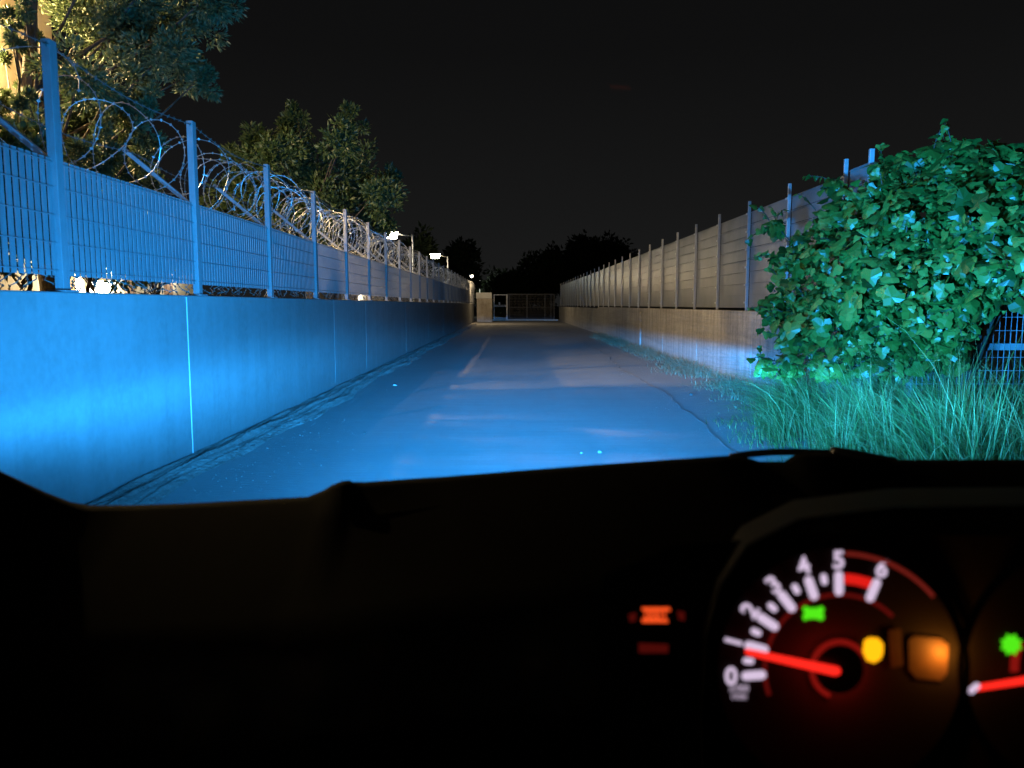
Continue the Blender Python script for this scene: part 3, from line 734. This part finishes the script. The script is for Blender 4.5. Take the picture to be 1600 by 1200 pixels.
E_HUBGLOW = emit_mat('hub_red_glow', (.22,.006,.004), 1)
def text(m, s, u, v, size, rot, dz, squash=1):
    cu = bpy.data.curves.new('t', 'FONT'); cu.body = s; cu.size = 1; cu.align_x = 'CENTER'; cu.align_y = 'CENTER'; cu.offset = .03
    o = bpy.data.objects.new('t', cu); COL.objects.link(o)
    me = bpy.data.meshes.new_from_object(o.evaluated_get(bpy.context.evaluated_depsgraph_get()))
    vs = []
    for q in me.vertices:
        x, y = q.co.x*size*squash, q.co.y*size
        c, s_ = math.cos(rot), math.sin(rot)
        vs.append(gp(u + x*c - y*s_, v - (x*s_ + y*c), dz))
    m.add(vs, [tuple(p.vertices) for p in me.polygons])
    bpy.data.objects.remove(o); bpy.data.meshes.remove(me); bpy.data.curves.remove(cu)
cl = MB(); poly(cl, [(940,1260),(940,900),(1060,850),(1300,835),(1900,840),(1900,1260)], .03); cl.build('instrument_panel', M['dial'], car)
# tachometer
TU, TV = 1312, 1046
m = MB(); disc(m, TU, TV, 0.5, 196, .016); ta = m.build('tachometer', M['dial'], car)
m = MB(); disc(m, TU, TV, 190, 204, .0, n=72); disc(m, TU, TV, 204, 206, .02, n=72); bz = m.build('bezel', M['gloss_black'], ta)
m = MB(); disc(m, TU+2, TV+8, 186, 192, -.002, 40, 88); m.build('bezel_glint', E_ARC, ta)  # reflected red light on the bezel, painted as an emissive arc
m = MB(); ang = lambda k: R(184 - 18.7*k)
mid = MB()
for k in range(7):
    a = ang(k) if k < 6 else R(67)
    c, s_ = math.cos(a), math.sin(a); strip(m, TU+122*c, TV-122*s_, TU+147*c, TV-147*s_, 14, .0145)
    if k < 5:
        a = ang(k+.5); c, s_ = math.cos(a), math.sin(a); strip(m, TU+139*c, TV-139*s_, TU+147*c, TV-147*s_, 10, .0145)
m.build('scale_marking', E_WHITE, ta)
m = MB()
for k in range(7):
    a = ang(k) if k < 6 else R(67)
    rr = 170 - (3 if k in (2,3) else 0)
    text(m, str(k), TU+rr*math.cos(a), TV-rr*math.sin(a), 38, a - math.pi/2 if k not in (0,6) else (0 if k == 0 else R(-20)), .0145, 1.0)
m.build('numeral_lettering', E_WHITE, ta)
m = MB(); text(m, 'x1000', TU-157, TV+30, 15, 0, .0145, .8); text(m, 'r/min', TU-157, TV+42, 14, 0, .0145, .8); m.build('unit_lettering', E_GREY, ta)
m = MB(); disc(m, TU, TV, 134, 150, .015, 70, 87, 12); m.build('red_zone', E_REDMID, ta)
m = MB(); disc(m, TU, TV, 114, 120, .015, 45, 200, 60); m.build('scale_ring', E_REDDIM, ta)
m = MB(); disc(m, TU, TV, 40, 47, .015, 30, 250, 40); m.build('hub_glow_arc', E_HUBGLOW, ta)  # emissive arc standing in for the red glow round the hub
m = MB(); poly(m, [(1166,1013),(1164,1018),(1166,1023),(1304,1056),(1312,1054),(1314,1048),(1310,1042)], .004); m.build('needle', E_RED, ta)
m = MB(); disc(m, TU, TV, .3, 38, .008, n=40); m.build('hub', M['gloss_black'], ta)
m = MB(); poly(m, [(1254,950),(1258,947),(1264,950),(1276,950),(1284,947),(1288,951),(1286,958),(1288,966),(1283,970),(1276,967),(1263,967),(1257,970),(1254,965),(1257,958)], .0145); m.build('lamp_indicator', E_GREEN, ta)
m = MB(); poly(m, [(1350,1001),(1358,996),(1372,997),(1380,1006),(1380,1020),(1376,1030),(1366,1036),(1354,1032),(1348,1018)], .0145); m.build('engine_indicator', E_YEL, ta)
m = MB(); poly(m, [(1420,1000),(1428,994),(1470,998),(1482,1008),(1480,1052),(1470,1064),(1432,1060),(1420,1046)], .0146); poly(m, [(1388,985),(1408,982),(1411,1040),(1392,1044)], .0146); m.build('amber_glow_patch', M['amber'], ta)  # tinted patches in the shape of the amber glow on the dial
point('amber_bulb', gp(1488, 1030, .006), (1,.30,.03), .035, .003, ta)
point('hub_bulb', gp(TU, TV, .0115), (1,.03,.015), .09, .004, ta)
# speedometer, cut by the frame
SU, SV = 1700, 1046
m = MB(); disc(m, SU, SV, .5, 196, .016); sp = m.build('speedometer', M['dial'], car)
m = MB(); disc(m, SU, SV, 190, 204, 0, n=72); m.build('bezel', M['gloss_black'], sp)
m = MB(); poly(m, [(1518,1071),(1517,1076),(1520,1081),(1705,1054),(1705,1040)], .004); m.build('needle', E_RED, sp)
m = MB(); strip(m, 1518, 1079, 1526, 1072, 11, .003); m.build('scale_marking', E_WHITE, sp)
m = MB(); poly(m, [(1580+(18 if k % 2 else 13)*math.cos(R(k*22.5)), 1007-(18 if k % 2 else 13)*math.sin(R(k*22.5))) for k in range(16)], .0145); m.build('beam_indicator', E_GREEN, sp)
m = MB(); disc(m, SU, SV, 108, 122, .015, 158, 182, 20); m.build('hub_glow_arc', E_HUBGLOW, sp)
# small lit display beside the dials
m = MB(); poly(m, [(975,935),(1085,935),(1085,1030),(975,1030)], .025); ds = m.build('clock_display', M['gloss_black'], car)
m = MB(); text(m, '0001', 1025, 961, 25, 0, .0245, .72); poly(m, [(1003,954),(1003,949),(1046,949),(1048,955)], .0243); poly(m, [(1003,973),(1003,966),(1044,968),(1044,973)], .0243); m.build('display_digits', E_OR, ds)
m = MB(); poly(m, [(998,1005),(1044,1007),(1044,1020),(998,1020)], .0245); m.build('display_bar', E_ORDIM, ds)
m = MB(); poly(m, [(982,960),(994,957),(994,970),(984,972)], .0245); m.build('display_icon', E_ORDIM, ds)
m = MB(); poly(m, [(1058,954),(1070,957),(1070,970),(1060,968)], .0245); m.build('display_icon', E_ORDIM, ds)
# hood over the dials
m = MB(); rows = []
hood = [(1098,1320),(1094,1120),(1102,1000),(1124,920),(1168,856),(1250,815),(1400,797),(1600,795),(1900,810)]
for off, dz in ((0,.0),(2,-.05),(3,-.10),(-4,-.10),(-6,-.02),(-10,-.006),(-22,.05),(-34,.16)):
    rows.append([at_d(u + off*.3, v + off, DD+dz) for u, v in hood])
m.grid(rows); m.build('dial_hood', M['plastic'], car, smooth=True)

# headlights: low-beam pattern with a horizontal cut-off
HL = bpy.data.lights.new('headlamp_beam', 'POINT'); HL.energy = 51000; HL.shadow_soft_size = .05; HL.color = (1,1,1)
HL.use_nodes = True; nt = HL.node_tree; em = nt.nodes['Emission']
em.inputs['Color'].default_value = (.02,.34,1,1)
tc = nt.nodes.new('ShaderNodeTexCoord'); sx = nt.nodes.new('ShaderNodeSeparateXYZ'); nt.links.new(tc.outputs['Normal'], sx.inputs[0])
def mth(op, a, b=None, c=None):
    n = nt.nodes.new('ShaderNodeMath'); n.operation = op
    for i, x in enumerate((a,b,c)):
        if x is None: continue
        if isinstance(x, (int,float)): n.inputs[i].default_value = x
        else: nt.links.new(x, n.inputs[i])
    return n.outputs[0]
fy = mth('MAXIMUM', sx.outputs['Y'], .02)
ta_ = mth('DIVIDE', sx.outputs['X'], fy); te_ = mth('DIVIDE', sx.outputs['Z'], fy)
def lor(x, s): q = mth('DIVIDE', x, s); return mth('ADD', mth('MULTIPLY', q, q), 1)
asym = nt.nodes.new('ShaderNodeMapRange'); asym.inputs['From Min'].default_value = -.2; asym.inputs['From Max'].default_value = .3
asym.inputs['To Min'].default_value = .275; asym.inputs['To Max'].default_value = .54; nt.links.new(ta_, asym.inputs['Value'])
az = lor(ta_, asym.outputs[0])
low = mth('DIVIDE', 1, mth('MULTIPLY', az, lor(te_, .07)))
high = mth('DIVIDE', .063, mth('MULTIPLY', lor(mth('ADD', ta_, .2), .72), lor(te_, .60)))
ml = nt.nodes.new('ShaderNodeMapRange'); ml.interpolation_type = 'SMOOTHSTEP'      # dipped beams throw higher on the kerb side only
ml.inputs['From Min'].default_value = .02; ml.inputs['From Max'].default_value = -.15; ml.inputs['To Min'].default_value = .06; ml.inputs['To Max'].default_value = 1
nt.links.new(ta_, ml.inputs['Value']); high = mth('MULTIPLY', high, ml.outputs[0])
mr2 = nt.nodes.new('ShaderNodeMapRange'); mr2.interpolation_type = 'SMOOTHSTEP'
mr2.inputs['From Min'].default_value = .36; mr2.inputs['From Max'].default_value = .55; mr2.inputs['To Max'].default_value = .12
nt.links.new(ta_, mr2.inputs['Value']); high = mth('ADD', high, mth('DIVIDE', mr2.outputs[0], lor(te_, 1.0)))
mr = nt.nodes.new('ShaderNodeMapRange'); mr.interpolation_type = 'SMOOTHSTEP'
soft = nt.nodes.new('ShaderNodeMapRange'); nt.links.new(ta_, soft.inputs['Value'])
soft.inputs['From Min'].default_value = -.30; soft.inputs['From Max'].default_value = -.08; soft.inputs['To Min'].default_value = -.19; soft.inputs['To Max'].default_value = -.03
nt.links.new(soft.outputs[0], mr.inputs['From Min'])
soft2 = nt.nodes.new('ShaderNodeMapRange'); nt.links.new(ta_, soft2.inputs['Value'])
soft2.inputs['From Min'].default_value = -.30; soft2.inputs['From Max'].default_value = -.08; soft2.inputs['To Min'].default_value = .09; soft2.inputs['To Max'].default_value = -.002
nt.links.new(soft2.outputs[0], mr.inputs['From Max'])
nt.links.new(te_, mr.inputs['Value']); k = mr.outputs[0]
I = mth('ADD', mth('MULTIPLY', low, mth('SUBTRACT', 1, k)), mth('MULTIPLY', high, k))
I = mth('MULTIPLY', I, mth('GREATER_THAN', sx.outputs['Y'], .03))
nt.links.new(I, em.inputs['Strength'])
for s in (-1, 1):
    o = bpy.data.objects.new('headlamp_beam', HL); COL.objects.link(o); o.parent = car; o.location = (-.08+s*.62, 2.24, .70)

# ------------------------------------------------------------------ camera and render
cam = bpy.data.cameras.new('camera'); co = bpy.data.objects.new('camera', cam); COL.objects.link(co)
cam.sensor_width = 36; cam.lens = 27.0; co.location = (0,0,CAMZ); co.rotation_euler = (R(90)-TH, 0, 0)
cam.clip_start = .02; cam.clip_end = 1500
cam.dof.use_dof = True; cam.dof.focus_distance = 14; cam.dof.aperture_fstop = 6.6
S.camera = co
S.view_settings.view_transform = 'Standard'; S.view_settings.look = 'None'; S.view_settings.exposure = 0; S.view_settings.gamma = 1
S.cycles.use_denoising = True
S.cycles.max_bounces = 5; S.cycles.transparent_max_bounces = 12; S.cycles.sample_clamp_indirect = 4
